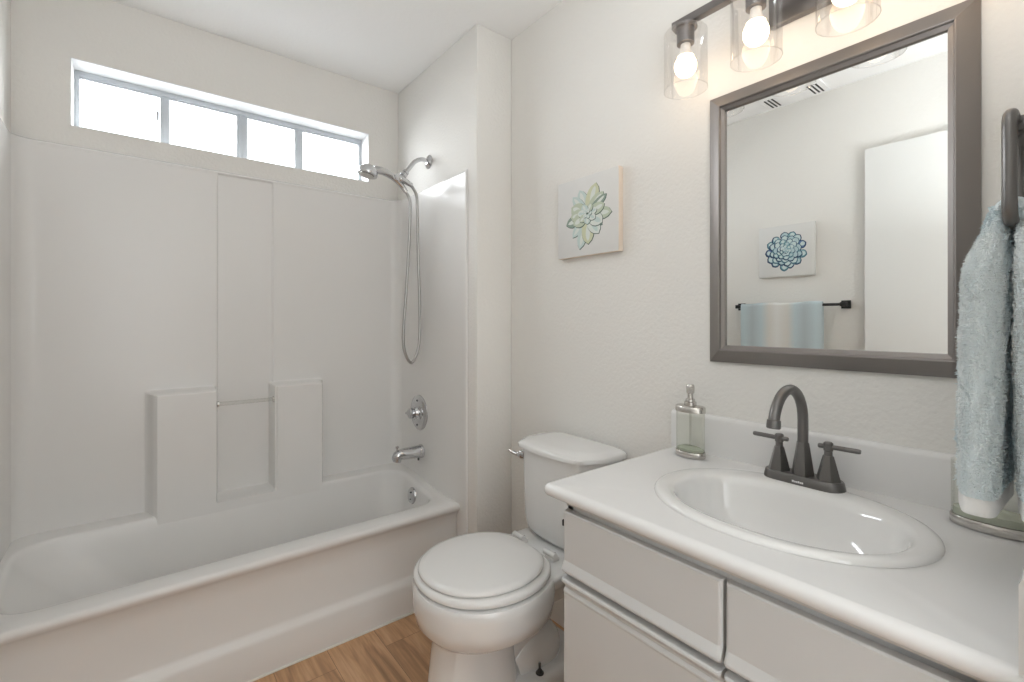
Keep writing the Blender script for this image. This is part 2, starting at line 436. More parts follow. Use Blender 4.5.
ov = MB().lathe((1.058, 2.130, 0.356), (-1, 0, 0.10), [(-0.012, 0.040), (0.004, 0.040), (0.008, 0.037), (0.010, 0.028), (0.011, 0.0)], 28).build('overflow_plate', M['chrome'], tub)
ov['label'] = 'round chrome overflow plate'
for dz in (-0.017, 0.017): MB().lathe((1.0475, 2.130, 0.357 + dz), (-1, 0, 0.10), [(-0.002, 0.004), (0.003, 0.0035), (0.0035, 0)], 10).build('screw', M['gasket'], ov)
MB().lathe((0.86, 2.11, 0.080), (0, 0, 1), [(0, 0.036), (0.006, 0.036), (0.008, 0.03), (0.005, 0.02), (0.005, 0)], 24).build('drain', M['chrome'], tub)

# ------------------------------------------------------------------ shower and tub fittings
sh = thing('handheld_shower', 'chrome handheld shower on its wall arm with a long looping metal hose', 'shower', (XA, 2.09, 2.02))
MB().lathe((XA, 2.09, 2.022), (-1, 0, 0), [(0, 0.034), (0.004, 0.034), (0.009, 0.028), (0.016, 0.014), (0.017, 0.009)], 28).build('wall_flange', M['chrome'], sh)
MB().tube(catmull([(XA - 0.006, 2.09, 2.022), (1.09, 2.09, 2.027), (1.052, 2.09, 2.008), (1.020, 2.09, 1.968), (1.004, 2.09, 1.947)], 6), 0.0105, 16).build('shower_arm', M['chrome'], sh)
b = MB()
ax = Vector((-0.62, 0, -0.78))
b.lathe((1.007, 2.09, 1.951), ax, [(0, 0.013), (0.004, 0.016), (0.014, 0.016), (0.017, 0.012), (0.02, 0.018), (0.034, 0.018), (0.037, 0.012), (0.05, 0.014)], 20)
b.sphere((0.977, 2.09, 1.908), 0.020, 18, 10)
b.tube([(0.977, 2.085, 1.908), (1.032, 2.085, 1.885)], [0.016, 0.011], 16)
b.tube([(0.960, 2.078, 1.912), (0.960, 2.112, 1.912)], 0.018, 16)
b.build('bracket', M['chrome'], sh)
b = MB()
hp = catmull([(1.008, 2.098, 1.852), (0.988, 2.098, 1.876), (0.958, 2.098, 1.901), (0.922, 2.098, 1.920), (0.880, 2.098, 1.930), (0.846, 2.098, 1.928)], 5)
b.tube(hp, [0.0115 + 0.0075 * smooth(i / (len(hp) - 1)) for i in range(len(hp))], 18)
b.lathe((0.826, 2.098, 1.943), (-0.25, 0, -0.97), [(-0.004, 0.004), (0.0, 0.020), (0.008, 0.032), (0.022, 0.043), (0.040, 0.046), (0.046, 0.044), (0.048, 0.034), (0.050, 0.0)], 30)
b.build('hand_shower', M['chrome'], sh)
MB().lathe((0.8150, 2.098, 1.9005), (-0.25, 0, -0.97), [(0.0, 0.026), (0.008, 0.032), (0.009, 0.0)], 24).build('spray_face', M['nickel'], sh)
hs = catmull([(1.007, 2.098, 1.853), (1.023, 2.10, 1.828), (1.030, 2.10, 1.78), (1.024, 2.10, 1.60), (1.008, 2.10, 1.35), (0.994, 2.10, 1.16), (1.002, 2.10, 1.075),
              (1.034, 2.10, 1.022), (1.066, 2.10, 1.065), (1.082, 2.10, 1.16), (1.080, 2.10, 1.35), (1.072, 2.10, 1.60), (1.066, 2.095, 1.78), (1.058, 2.09, 1.845), (1.030, 2.086, 1.886)], 10)
MB().tube(hs, 0.0072, 12).build('hose', M['hose'], sh)

sv = thing('shower_valve', 'round chrome shower valve on the alcove wall above the tub spout', 'shower valve', (SX1, 2.178, 0.756))
MB().lathe((SX1, 2.178, 0.756), (-1, 0, 0), [(0, 0.090), (0.004, 0.089), (0.010, 0.078), (0.013, 0.060), (0.013, 0.050), (0.016, 0.046), (0.018, 0.030), (0.03, 0.024)], 40).build('escutcheon', M['chrome'], sv)
b = MB()
b.lathe((SX1 - 0.028, 2.178, 0.756), (-1, 0, 0), [(0, 0.022), (0.006, 0.022), (0.012, 0.026), (0.026, 0.026), (0.031, 0.021), (0.032, 0)], 24)
b.tube([(SX1 - 0.046, 2.183, 0.757), (SX1 - 0.050, 2.226, 0.750)], [0.010, 0.007], 12)
b.build('handle', M['chrome'], sv)
for dz in (0.062, -0.062): MB().lathe((SX1 - 0.010, 2.178, 0.756 + dz), (-1, 0, 0), [(0, 0.006), (0.005, 0.005), (0.0055, 0)], 10).build('screw', M['gasket'], sv)

sp = thing('tub_spout', 'chrome tub spout with a pull-up diverter knob on the alcove wall', 'faucet', (SX1, 2.152, 0.563))
b = MB(); rings = []
for t, r, dz in ((0, 0.034, 0), (0.010, 0.034, 0), (0.016, 0.0315, 0), (0.05, 0.030, 0.001), (0.10, 0.0275, 0.002), (0.128, 0.025, 0.001), (0.146, 0.021, -0.004), (0.156, 0.012, -0.010)):
    rings.append([(SX1 - t, 2.152 + r * math.cos(2 * PI * k / 24), 0.563 + dz + r * math.sin(2 * PI * k / 24)) for k in range(24)])
b.loft(rings)
b.tube([(SX1 - 0.130, 2.152, 0.560), (SX1 - 0.135, 2.152, 0.532)], [0.023, 0.0205], 20)
b.build('spout_body', M['chrome'], sp)
MB().lathe((SX1 - 0.134, 2.152, 0.584), (0, 0, 1), [(0, 0.004), (0.014, 0.004), (0.016, 0.008), (0.024, 0.008), (0.026, 0)], 14).build('diverter_knob', M['chrome'], sp)
MB().lathe((SX1 - 0.018, 2.152, 0.531), (0, 0, -1), [(0, 0.005), (0.012, 0.005)], 10).build('set_screw', M['gasket'], sp)

# ------------------------------------------------------------------ toilet
TY = 1.200
to = thing('toilet', 'white two-piece toilet with closed lid between tub and vanity', 'toilet', (0.95, TY, 0))
b = MB()
b.loft([ell(0.810, TY, 0.176, 0.112, 0.0, 64, 2.6), ell(0.810, TY, 0.172, 0.109, 0.02, 64, 2.6), ell(0.800, TY, 0.146, 0.098, 0.10, 64, 2.6), ell(0.798, TY, 0.134, 0.092, 0.20, 64, 2.5), ell(0.800, TY, 0.128, 0.091, 0.280, 64, 2.4),
        ell(0.828, TY, 0.158, 0.126, 0.288, 64, 2.1), ell(0.840, TY, 0.188, 0.168, 0.306, 64, 2.1), ell(0.844, TY, 0.215, 0.203, 0.334, 64, 2.1), ell(0.843, TY, 0.221, 0.211, 0.37, 64, 2.1), ell(0.843, TY, 0.221, 0.212, 0.410, 64, 2.1),
        ell(0.843, TY, 0.220, 0.211, 0.428, 64, 2.1), ell(0.843, TY, 0.215, 0.206, 0.436, 64, 2.1), ell(0.846, TY, 0.190, 0.18, 0.437, 64, 2.1)])
# deck behind the bowl that carries the tank
dk = []
for z, hw, x0, x1 in ((0.300, 0.085, 0.98, 1.15), (0.345, 0.105, 0.96, 1.19), (0.380, 0.140, 0.95, 1.235), (0.405, 0.158, 0.945, 1.262), (0.425, 0.166, 0.945, 1.270), (0.434, 0.163, 0.945, 1.267), (0.437, 0.156, 0.95, 1.26)):
    dk.append(rrect(x0, x1, TY - hw, TY + hw, z, 0.045, 6, 6))
b.loft(dk)
# trapway and foot
b.tube(catmull([(0.86, TY, 0.17), (0.94, TY, 0.185), (1.00, TY, 0.215), (1.055, TY, 0.275), (1.085, TY, 0.34), (1.09, TY, 0.40)], 5), [0.06] * 8 + [0.060] * 10 + [0.072] * 8, 24)
b.tube(catmull([(0.93, TY, 0.12), (0.99, TY, 0.135), (1.05, TY, 0.130), (1.09, TY, 0.10)], 5), [0.07, 0.074, 0.078, 0.082, 0.085, 0.087, 0.088, 0.089, 0.089, 0.089, 0.088, 0.086, 0.083, 0.08, 0.075, 0.07], 28)
b.loft([rrect(0.86, 1.20, TY - 0.128, TY + 0.128, z, 0.09, 6, 8) if k == 0 else rrect(0.86, 1.20 - k, TY - 0.128 + k, TY + 0.128 - k, z, 0.09, 6, 8) for z, k in ((0.0, 0), (0.088, 0), (0.102, 0.004), (0.110, 0.012), (0.112, 0.022))])
b.build('bowl', M['porc'], to, smooth=55)
def tankring(z, k=1.0, g=0.0, xb=1.300):
    ch = 0.146 * k + g; hw = 0.190 * k + g
    P = [(xb, -hw), (1.175, -hw), (1.103 - g, -ch), (1.090 - g, -ch * 0.5), (1.086 - g, 0), (1.090 - g, ch * 0.5), (1.103 - g, ch), (1.175, hw), (xb, hw)]
    out = []; n = len(P)      # round the corners
    for i in range(n):
        p0, p1, p2 = Vector(P[i - 1]), Vector(P[i]), Vector(P[(i + 1) % n])
        a = p1 + (p0 - p1).normalized() * min(0.022, (p0 - p1).length * 0.45); c = p1 + (p2 - p1).normalized() * min(0.022, (p2 - p1).length * 0.45)
        for t in (0, 0.25, 0.5, 0.75, 1): out.append((1 - t) ** 2 * a + 2 * t * (1 - t) * p1 + t * t * c)
    return [(v.x, TY - 0.005 + v.y, z) for v in out]
def shift(r, dx): return [(x + dx * (1.3 - x) / 0.2, y, z) for x, y, z in r]
b = MB()
b.loft([shift(tankring(0.440, 0.79), 0.046), shift(tankring(0.445, 0.85), 0.034), shift(tankring(0.462, 0.91), 0.022), shift(tankring(0.50, 0.94), 0.014), shift(tankring(0.60, 0.952), 0.009), shift(tankring(0.68, 0.955), 0.006), tankring(0.756, 0.975, -0.004)])
b.build('tank', M['porc'], to, smooth=45)
MB().loft([shift(tankring(0.4365, 0.72), 0.062), shift(tankring(0.4415, 0.72), 0.062)]).build('tank_gasket', M['gasket'], to)
MB().loft([tankring(0.7575, 1.0, 0.004), tankring(0.760, 1.0, 0.009), tankring(0.772, 1.0, 0.009), tankring(0.778, 1.0, 0.003), tankring(0.782, 1.0, -0.014), tankring(0.785, 1.0, -0.05)]).build('tank_lid', M['porc'], to, smooth=50)
lv = MB()
lc = Vector((1.122, TY + 0.160, 0.722)); ln = Vector((-0.55, 0.83, 0)).normalized()
lv.lathe(lc - ln * 0.012, ln, [(0, 0.016), (0.012, 0.016), (0.018, 0.012), (0.026, 0.008), (0.03, 0.008)], 20)
lv.tube(catmull([lc + ln * 0.016, lc + ln * 0.024 + Vector((-0.008, 0.003, 0.007)), lc + ln * 0.030 + Vector((-0.016, 0.008, 0.016))], 4), [0.007] * 5 + [0.0055] * 4, 12)
lvo = lv.build('flush_lever', M['chrome'], to); lvo['label'] = 'small chrome flush lever'
def seatring(a, bb, z, xc=0.842, back=1.030): 
    out = []
    for k in range(72):
        t = 2 * PI * k / 72; c, s = math.cos(t), math.sin(t)
        x = xc + a * (sgnpow(c, 0.94) if c > 0 else c); x = min(x, back) if x < back - 0.012 else back - 0.012 + 0.012 * math.tanh((x - back + 0.012) / 0.012); out.append((x, TY + 0.010 + bb * (sgnpow(s, 0.95)), z))
    return out
b = MB()
b.loft([seatring(0.198, 0.192, 0.4385), seatring(0.208, 0.204, 0.4395), seatring(0.2125, 0.2085, 0.445), seatring(0.2125, 0.2085, 0.452), seatring(0.208, 0.204, 0.458), seatring(0.198, 0.192, 0.461)])
b.build('seat', M['seat'], to, smooth=60)
b = MB()
b.loft([seatring(0.184, 0.174, 0.4615, 0.838, 1.014), seatring(0.193, 0.183, 0.4625, 0.838, 1.014), seatring(0.197, 0.187, 0.467, 0.838, 1.014), seatring(0.196, 0.186, 0.472, 0.838, 1.014), seatring(0.190, 0.180, 0.4765, 0.838, 1.014), seatring(0.175, 0.166, 0.479, 0.838, 1.014), seatring(0.12, 0.11, 0.481, 0.838, 1.014), seatring(0.04, 0.04, 0.482, 0.838, 1.014)])
b.build('seat_lid', M['seat'], to, smooth=60)
for dy in (-0.075, 0.085):
    b = MB()
    b.box(1.045, 1.078, TY + dy - 0.020, TY + dy + 0.020, 0.437, 0.452, 0.004)
    b.tube([(1.052, TY + dy - 0.026, 0.460), (1.052, TY + dy + 0.026, 0.460)], 0.009, 14)
    hg = b.build('hinge', M['seat'], to)
    MB().lathe((1.070, TY + dy, 0.451), (0, 0, 1), [(0, 0.008), (0.004, 0.008), (0.005, 0)], 12).build('hinge_screw', M['nickel'], hg)
b = MB().lathe((0.985, TY - 0.100, 0.1115), (0, 0, 1), [(0, 0.013), (0.003, 0.013), (0.004, 0.008), (0.010, 0.008), (0.011, 0.004), (0.034, 0.004)], 16)
b.build('floor_bolt', M['gasket'], to)['label'] = 'dark bare floor bolt with its nut'

# ------------------------------------------------------------------ vanity cabinet
CF = 0.775       # front of the doors and drawers
cb = thing('vanity_cabinet', 'painted off-white vanity cabinet with flat drawer fronts below the white countertop', 'cabinet', (1.04, 0.41, 0))
b = MB()
b.box(CF + 0.019, D - 0.002, 0.768, 0.786, 0.10, 0.8015, 0.001); b.box(CF + 0.019, D - 0.002, YR + 0.003, YR + 0.021, 0.10, 0.8015)
b.box(CF + 0.019, D - 0.002, YR + 0.003, 0.786, 0.10, 0.118); b.box(CF + 0.019, CF + 0.037, YR + 0.003, 0.786, 0.10, 0.8015)
b.box(CF + 0.075, CF + 0.09, YR + 0.003, 0.780, 0.0, 0.10); b.box(CF + 0.075, D - 0.002, 0.765, 0.783, 0.0, 0.10)
b.build('carcass', M['cab'], cb, smooth=30)
b = MB(); b.box(CF + 0.012, CF + 0.02, YR + 0.01, 0.784, 0.789, 0.8010, 0.001)
b.build('top_rail', M['cabin'], cb)
def front_profile(kind):
    if kind == 'drawer':      # (x offset, z) clockwise: face, then the ogee finger pull at the bottom
        return [(0.018, 0.7785), (0.003, 0.7785), (0.0, 0.7755), (0.0, 0.6645), (-0.0015, 0.661), (-0.006, 0.652), (-0.008, 0.647), (-0.008, 0.643), (-0.004, 0.638), (0.004, 0.636), (0.018, 0.636)]
    return [(0.018, 0.624), (-0.004, 0.624), (-0.007, 0.622), (-0.008, 0.6185), (-0.006, 0.614), (-0.001, 0.610), (0.004, 0.604), (0.004, 0.599), (-0.001, 0.594), (-0.0015, 0.591), (0.0, 0.587), (0.0, 0.125), (0.003, 0.12), (0.018, 0.12)]
def front(y0, y1, kind):
    pr = front_profile(kind); b = MB(); e = 0.006
    rings = []
    for y, k in ((y0, e), (y0 + e * 0.5, 0.0015), (y0 + e, 0), (y1 - e, 0), (y1 - e * 0.5, 0.0015), (y1, e)):
        rings.append([(CF + min(0.018, dx + k), y, z) for dx, z in pr])
    b.loft(rings); return b
front(0.402, 0.785, 'drawer').build('drawer_front', M['cab'], cb, smooth=18)
front(0.048, 0.396, 'drawer').build('drawer_front', M['cab'], cb, smooth=18)
front(0.402, 0.785, 'door').build('door', M['cab'], cb, smooth=18)
front(0.048, 0.396, 'door').build('door', M['cab'], cb, smooth=18)
MB().box(CF + 0.006, CF + 0.017, 0.7855, 0.7935, 0.738, 0.752, 0.001).build('bumper', M['black'], cb)['label'] = 'small black bumper on the cabinet edge'

# countertop with backsplash and side splash
ZT = 0.833; CX = 0.757; CY1 = 0.839; CY0 = YR + 0.002
ct = thing('countertop', 'white cultured marble countertop with rounded front edge on the vanity cabinet', 'countertop', (1.04, 0.43, 0.802))
SXc, SYc = 1.037, 0.420
def bull(y, inset=0.0):
    x0 = CX + inset; zt = ZT; zb = 0.802
    P = [(D - 0.001, zb), (D - 0.001, zt), (x0 + 0.02, zt)]
    for k in range(1, 9):
        a = PI / 2 + PI * k / 9
        P.append((x0 + 0.0155 + 0.0155 * math.cos(a), (zt + zb) / 2 + 0.0155 * math.sin(a)))
    P.append((x0 + 0.02, zb))
    return P
# slab with an oval cut-out for the sink: outer ring of points joined to the oval
b = MB()
n = 96
hole = [(SXc + 0.188 * math.cos(2 * PI * k / n), SYc + 0.238 * math.sin(2 * PI * k / n)) for k in range(n)]
def rect_hit(k):
    a = math.atan2(hole[k][1] - SYc, hole[k][0] - SXc); dx, dy = math.cos(a), math.sin(a)
    ts = []
    if dx > 1e-9: ts.append((D - 0.001 - SXc) / dx)
    if dx < -1e-9: ts.append((CX + 0.0155 - SXc) / dx)
    if dy > 1e-9: ts.append((CY1 - 0.0155 - SYc) / dy)
    if dy < -1e-9: ts.append((CY0 - SYc) / dy)
    t = min(ts); return (SXc + dx * t, SYc + dy * t)
edge = [rect_hit(k) for k in range(n)]
for c in ((D - 0.001, CY1 - 0.0155), (CX + 0.0155, CY1 - 0.0155), (CX + 0.0155, CY0), (D - 0.001, CY0)):
    k = min(range(n), key=lambda i: (edge[i][0] - c[0]) ** 2 + (edge[i][1] - c[1]) ** 2); edge[k] = c
b.loft([[(x, y, 0.802) for x, y in edge], [(x, y, 0.802) for x, y in hole], [(x, y, ZT) for x, y in hole], [(x, y, ZT) for x, y in edge]], False, False)
# bullnose swept along the left end and the front
N9 = 10
path = [(D - 0.001, CY1, 0, -1, 0)]
rings = []
def nose(px, py, ox, oy):
    r = 0.0155; zc = (ZT + 0.802) / 2
    return [(px + ox * r * math.sin(PI * k / N9), py + oy * r * math.sin(PI * k / N9), zc + 0.0155 * math.cos(PI * k / N9)) for k in range(N9 + 1)]
rings.append(nose(D - 0.001, CY1 - 0.0155, 0, 1)); rings.append(nose(CX + 0.0155, CY1 - 0.0155, 0, 1))
for q in range(1, 7):
    a = PI / 2 + PI / 2 * q / 6
    rings.append(nose(CX + 0.0155, CY1 - 0.0155, math.cos(a), math.sin(a)))
rings.append(nose(CX + 0.0155, CY0, -1, 0))
b.loft(rings, False, False, closed=False)
b.build('slab', M['counter'], ct, smooth=40)
b = MB(); pr = [(0, 0), (0, 0.104), (0.003, 0.111), (0.009, 0.115), (0.019, 0.116), (0.019, 0)]
b.loft([[(D - 0.0205 + x, y, ZT - 0.002 + z) for x, z in pr] for y in (CY0, CY1 - 0.004)])
b.build('backsplash', M['counter'], ct, smooth=50)
b = MB(); pr = [(0.024, 0), (0.024, 0.104), (0.021, 0.111), (0.013, 0.115), (0.0, 0.116), (0.0, 0)]
b.loft([[(x, CY0 + y, ZT - 0.002 + z * (0.96 if x < 0.765 else 1)) for y, z in pr] for x in (CX, CX + 0.006, D - 0.022)])
b.build('side_splash', M['counter'], ct, smooth=50)

# sink
sk = thing('sink', 'white oval drop-in sink set in the vanity countertop', 'sink', (SXc, SYc, ZT))
b = MB(); zz = ZT + 0.0005
b.loft([ell(1.040, .42, 0.205, 0.259, zz, 72, 2.08), ell(1.040, .42, 0.204, 0.258, zz + 0.004, 72, 2.08), ell(1.040, .42, 0.200, 0.254, zz + 0.0078, 72, 2.08), ell(1.039, .42, 0.192, 0.246, zz + 0.0098, 72, 2.08),
        ell(1.032, .418, 0.172, 0.226, zz + 0.009, 72, 2.15), ell(1.028, .416, 0.158, 0.217, zz + 0.007, 72, 2.2), ell(1.027, .415, 0.150, 0.211, zz + 0.0005, 72, 2.2), ell(1.026, .415, 0.145, 0.207, zz - 0.012, 72, 2.2),
        ell(1.022, .415, 0.137, 0.198, zz - 0.05, 72, 2.2), ell(1.020, .415, 0.122, 0.18, zz - 0.085, 72, 2.15), ell(1.017, .415, 0.09, 0.14, zz - 0.115, 72, 2.1), ell(1.012, .415, 0.05, 0.07, zz - 0.128, 72, 2), ell(1.012, .415, 0.02, 0.02, zz - 0.131, 72, 2)], False, True)
b.build('basin', M['sink'], sk, smooth=60)
MB().lathe((1.012, .415, zz - 0.131), (0, 0, 1), [(0, 0.022), (0.003, 0.022), (0.005, 0.018), (0.003, 0.012), (0.004, 0)], 20).build('drain', M['chrome'], sk)

# faucet
FX, FY, FZ = 1.222, 0.436, ZT + 0.0105
fa = thing('faucet', 'dark bronze two-handle faucet with gooseneck spout behind the sink', 'faucet', (FX, FY, ZT))
def stad(hx, hy, z, n=12):
    P = []
    r = hx
    for k in range(n + 1): a = PI * k / n; P.append((FX + r * math.cos(a), FY + hy - r + r * math.sin(a), z))
    for k in range(n + 1): a = PI + PI * k / n; P.append((FX + r * math.cos(a), FY - hy + r + r * math.sin(a), z))
    return P
MB().loft([stad(0.029, 0.086, ZT + 0.0005), stad(0.029, 0.086, ZT + 0.012), stad(0.027, 0.083, ZT + 0.026), stad(0.025, 0.081, ZT + 0.029)]).build('base_plate', M['bronze'], fa, smooth=40)
b = MB()      # small pale maker's mark on the front of the plate
x_m = FX - 0.0286
for i, (y0, wd, h) in enumerate(((0.449, 0.0040, 0.0045), (0.4440, 0.0030, 0.0035), (0.4402, 0.0030, 0.0035), (0.4364, 0.0030, 0.0045), (0.4326, 0.0030, 0.0035), (0.4288, 0.0034, 0.0035))):
    b.box(x_m - 0.0008, x_m + 0.001, y0 - wd, y0, ZT + 0.0135, ZT + 0.0135 + h)
b.build('maker_mark', M['white'], fa, smooth=0)
def hexcone(b, y, z0, z1, r0, r1, tilt=PI / 6):
    b.loft([[(FX + r * math.cos(tilt + PI / 3 * k), y + r * math.sin(tilt + PI / 3 * k), z) for k in range(6)] for z, r in ((z0, r0), (z0 + 0.004, r0 * 0.985), (z1 - 0.002, r1), (z1, r1 * 0.9))])
zb = ZT + 0.028
b = MB(); hexcone(b, FY, zb, zb + 0.077, 0.0245, 0.0135)
arcp = [(FX, FY, zb + 0.07), (FX, FY, zb + 0.10), (FX, FY, 0.990)]
for k in range(1, 17):
    a = PI * k / 16 * 0.93; arcp.append((FX - 0.080 + 0.080 * math.cos(a), FY, 0.990 + 0.078 * math.sin(a)))
b.tube(arcp, 0.0112, 18)
b.build('spout', M['bronze'], fa, smooth=35)
MB().lathe(Vector(arcp[-1]) + Vector((0.001, 0, 0.004)), (-0.14, 0, -1), [(0, 0.0105), (0.002, 0.0135), (0.012, 0.0140), (0.018, 0.0140), (0.020, 0.012)], 22).build('aerator', M['bronze'], fa)
for sg in (1, -1):
    y = FY + sg * 0.052
    b = MB(); hexcone(b, y, zb, zb + 0.056, 0.0245, 0.0115)
    b.lathe((FX, y, zb + 0.054), (0, 0, 1), [(0, 0.0085), (0.012, 0.0080), (0.014, 0.0095), (0.030, 0.0098), (0.033, 0.007), (0.034, 0)], 18)
    ho = b.build('handle', M['bronze'], fa, smooth=35)
    MB().tube([(FX, y - sg * 0.020, zb + 0.076), (FX, y - sg * 0.018, zb + 0.076), (FX, y + sg * 0.058, zb + 0.077), (FX, y + sg * 0.061, zb + 0.077)], [0.0045, 0.0055, 0.0055, 0.0045], 14).build('lever', M['bronze'], ho)

# soap dispenser and tumbler
def oval(xc, yc, a, bb, z, n=40): return ell(xc, yc, a, bb, z, n, 2.1)
sx_, sy_, sa, sb = 1.240, 0.735, 0.028, 0.044
z0 = ZT + 0.0005
so = thing('soap_dispenser', 'oval green-tinted glass soap pump bottle at the left end of the countertop', 'soap dispenser', (sx_, sy_, z0))
MB().loft([oval(sx_, sy_, sa - 0.002, sb - 0.002, z0), oval(sx_, sy_, sa, sb, z0 + 0.002), oval(sx_, sy_, sa, sb, z0 + 0.016), oval(sx_, sy_, sa - 0.001, sb - 0.001, z0 + 0.017)]).build('base_band', M['nickel'], so, smooth=50)
MB().loft([oval(sx_, sy_, sa - 0.002, sb - 0.002, z0 + 0.017), oval(sx_, sy_, sa - 0.002, sb - 0.002, z0 + 0.129)]).build('bottle', M['bottle'], so, smooth=50)
MB().loft([oval(sx_, sy_, sa - 0.005, sb - 0.005, z0 + 0.0175), oval(sx_, sy_, sa - 0.005, sb - 0.005, z0 + 0.024), oval(sx_, sy_, sa - 0.012, sb - 0.018, z0 + 0.029)]).build('soap', M['soap'], so, smooth=50)
MB().loft([oval(sx_, sy_, sa, sb, z0 + 0.129), oval(sx_, sy_, sa, sb, z0 + 0.143), oval(sx_, sy_, sa - 0.003, sb - 0.003, z0 + 0.146), oval(sx_, sy_, 0.012, 0.015, z0 + 0.148)]).build('collar', M['nickel'], so, smooth=50)
b = MB().lathe((sx_, sy_, z0 + 0.147), (0, 0, 1), [(0, 0.017), (0.010, 0.017), (0.012, 0.013), (0.018, 0.0125), (0.020, 0.008), (0.034, 0.007), (0.036, 0.011), (0.056, 0.0115), (0.060, 0.009), (0.061, 0)], 20)
b.tube(catmull([(sx_, sy_, z0 + 0.196), (sx_ - 0.018, sy_ - 0.012, z0 + 0.197), (sx_ - 0.036, sy_ - 0.022, z0 + 0.192)], 4), 0.0065, 12)
b.build('pump', M['nickel'], so)
MB().tube([(sx_, sy_, z0 + 0.030), (sx_, sy_, z0 + 0.14)], 0.003, 8).build('dip_tube', M['clearbar'], so)
tx, ty, ta, tb = 1.242, 0.122, 0.036, 0.062
tm = thing('tumbler', 'oval clear glass tumbler with silver base behind the hanging towel', 'tumbler', (tx, ty, z0))
MB().loft([oval(tx, ty, ta - 0.002, tb - 0.002, z0), oval(tx, ty, ta, tb, z0 + 0.002), oval(tx, ty, ta, tb, z0 + 0.016), oval(tx, ty, ta - 0.001, tb - 0.001, z0 + 0.018)]).build('base_band', M['nickel'], tm, smooth=50)
MB().loft([oval(tx, ty, ta - 0.002, tb - 0.002, z0 + 0.018), oval(tx, ty, ta - 0.002, tb - 0.002, z0 + 0.122)], False, False).build('glass', M['tumbler'], tm, smooth=50)
MB().loft([oval(tx, ty, ta - 0.005, tb - 0.005, z0 + 0.0185), oval(tx, ty, ta - 0.005, tb - 0.005, z0 + 0.032), oval(tx, ty, ta - 0.014, tb - 0.02, z0 + 0.036)]).build('glass_bottom', M['glassbase'], tm, smooth=50)

# ------------------------------------------------------------------ mirror
MY0, MY1, MZ0, MZ1 = 0.148, 0.714, 1.105, 1.872
mr = thing('mirror', 'large rectangular mirror in a wide dark metal frame above the sink', 'mirror', (D, (MY0 + MY1) / 2, MZ0))
prof = [(0.0, 0.001), (0.0, 0.010), (0.003, 0.012), (0.034, 0.026), (0.0365, 0.025), (0.0385, 0.020), (0.0475, 0.0155), (0.049, 0.0095), (0.049, 0.001)]
b = MB(); rings = []
for ins, pj in prof: rings.append([(D - pj, MY0 + ins, MZ0 + ins), (D - pj, MY1 - ins, MZ0 + ins), (D - pj, MY1 - ins, MZ1 - ins), (D - pj, MY0 + ins, MZ1 - ins)])
b.loft(rings, False, False); b.build('mirror_frame', M['frame'], mr, smooth=20)
MB().box(D - 0.0085, D - 0.002, MY0 + 0.047, MY1 - 0.047, MZ0 + 0.047, MZ1 - 0.047).build('mirror_glass', M['mirror'], mr, smooth=0)

# ------------------------------------------------------------------ vanity light
LX = 1.205
SHY = (0.729, 0.536, 0.343, 0.150)
vl = thing('vanity_light', 'dark metal vanity light bar with clear glass shades and lit bulbs above the mirror', 'light fixture', (D, 0.44, 2.05))
MB().box(D - 0.024, D - 0.001, 0.335, 0.545, 1.995, 2.125, 0.004).build('back_plate', M['lampmetal'], vl)
for y in (0.40, 0.48): MB().tube([(D - 0.02, y, 2.068), (LX, y, 2.068)], 0.008, 12).build('arm', M['lampmetal'], vl)
MB().box(LX - 0.011, LX + 0.011, 0.112, 0.767, 2.058, 2.080, 0.0015).build('bar', M['lampmetal'], vl)
for y in SHY:
    MB().lathe((LX, y, 2.058), (0, 0, -1), [(0, 0.030), (0.004, 0.032), (0.009, 0.032), (0.010, 0.024), (0.052, 0.0235), (0.054, 0.020)], 28).build('socket', M['lampmetal'], vl)
    b = MB(); R0 = 0.058
    b.lathe((LX, y, 2.042), (0, 0, -1), [(0, R0 - 0.03), (0.0, R0 - 0.008), (0.002, R0 - 0.003), (0.006, R0), (0.150, R0), (0.165, R0)], 44, caps=False)
    b.tube([(LX + R0 * math.cos(2 * PI * k / 44), y + R0 * math.sin(2 * PI * k / 44), 1.877) for k in range(45)], 0.0011, 6, False)
    b.build('shade', M['shade'], vl, smooth=50)
    bo = MB().sphere((LX, y, 1.944), 0.030, 24, 14, (1, 1, 1.05)).build('bulb', M['bulb'], vl, smooth=60)
    MB().lathe((LX, y, 2.006), (0, 0, -1), [(0, 0.013), (0.018, 0.014), (0.030, 0.019), (0.036, 0.023)], 20).build('bulb_neck', M['bulbbase'], bo)

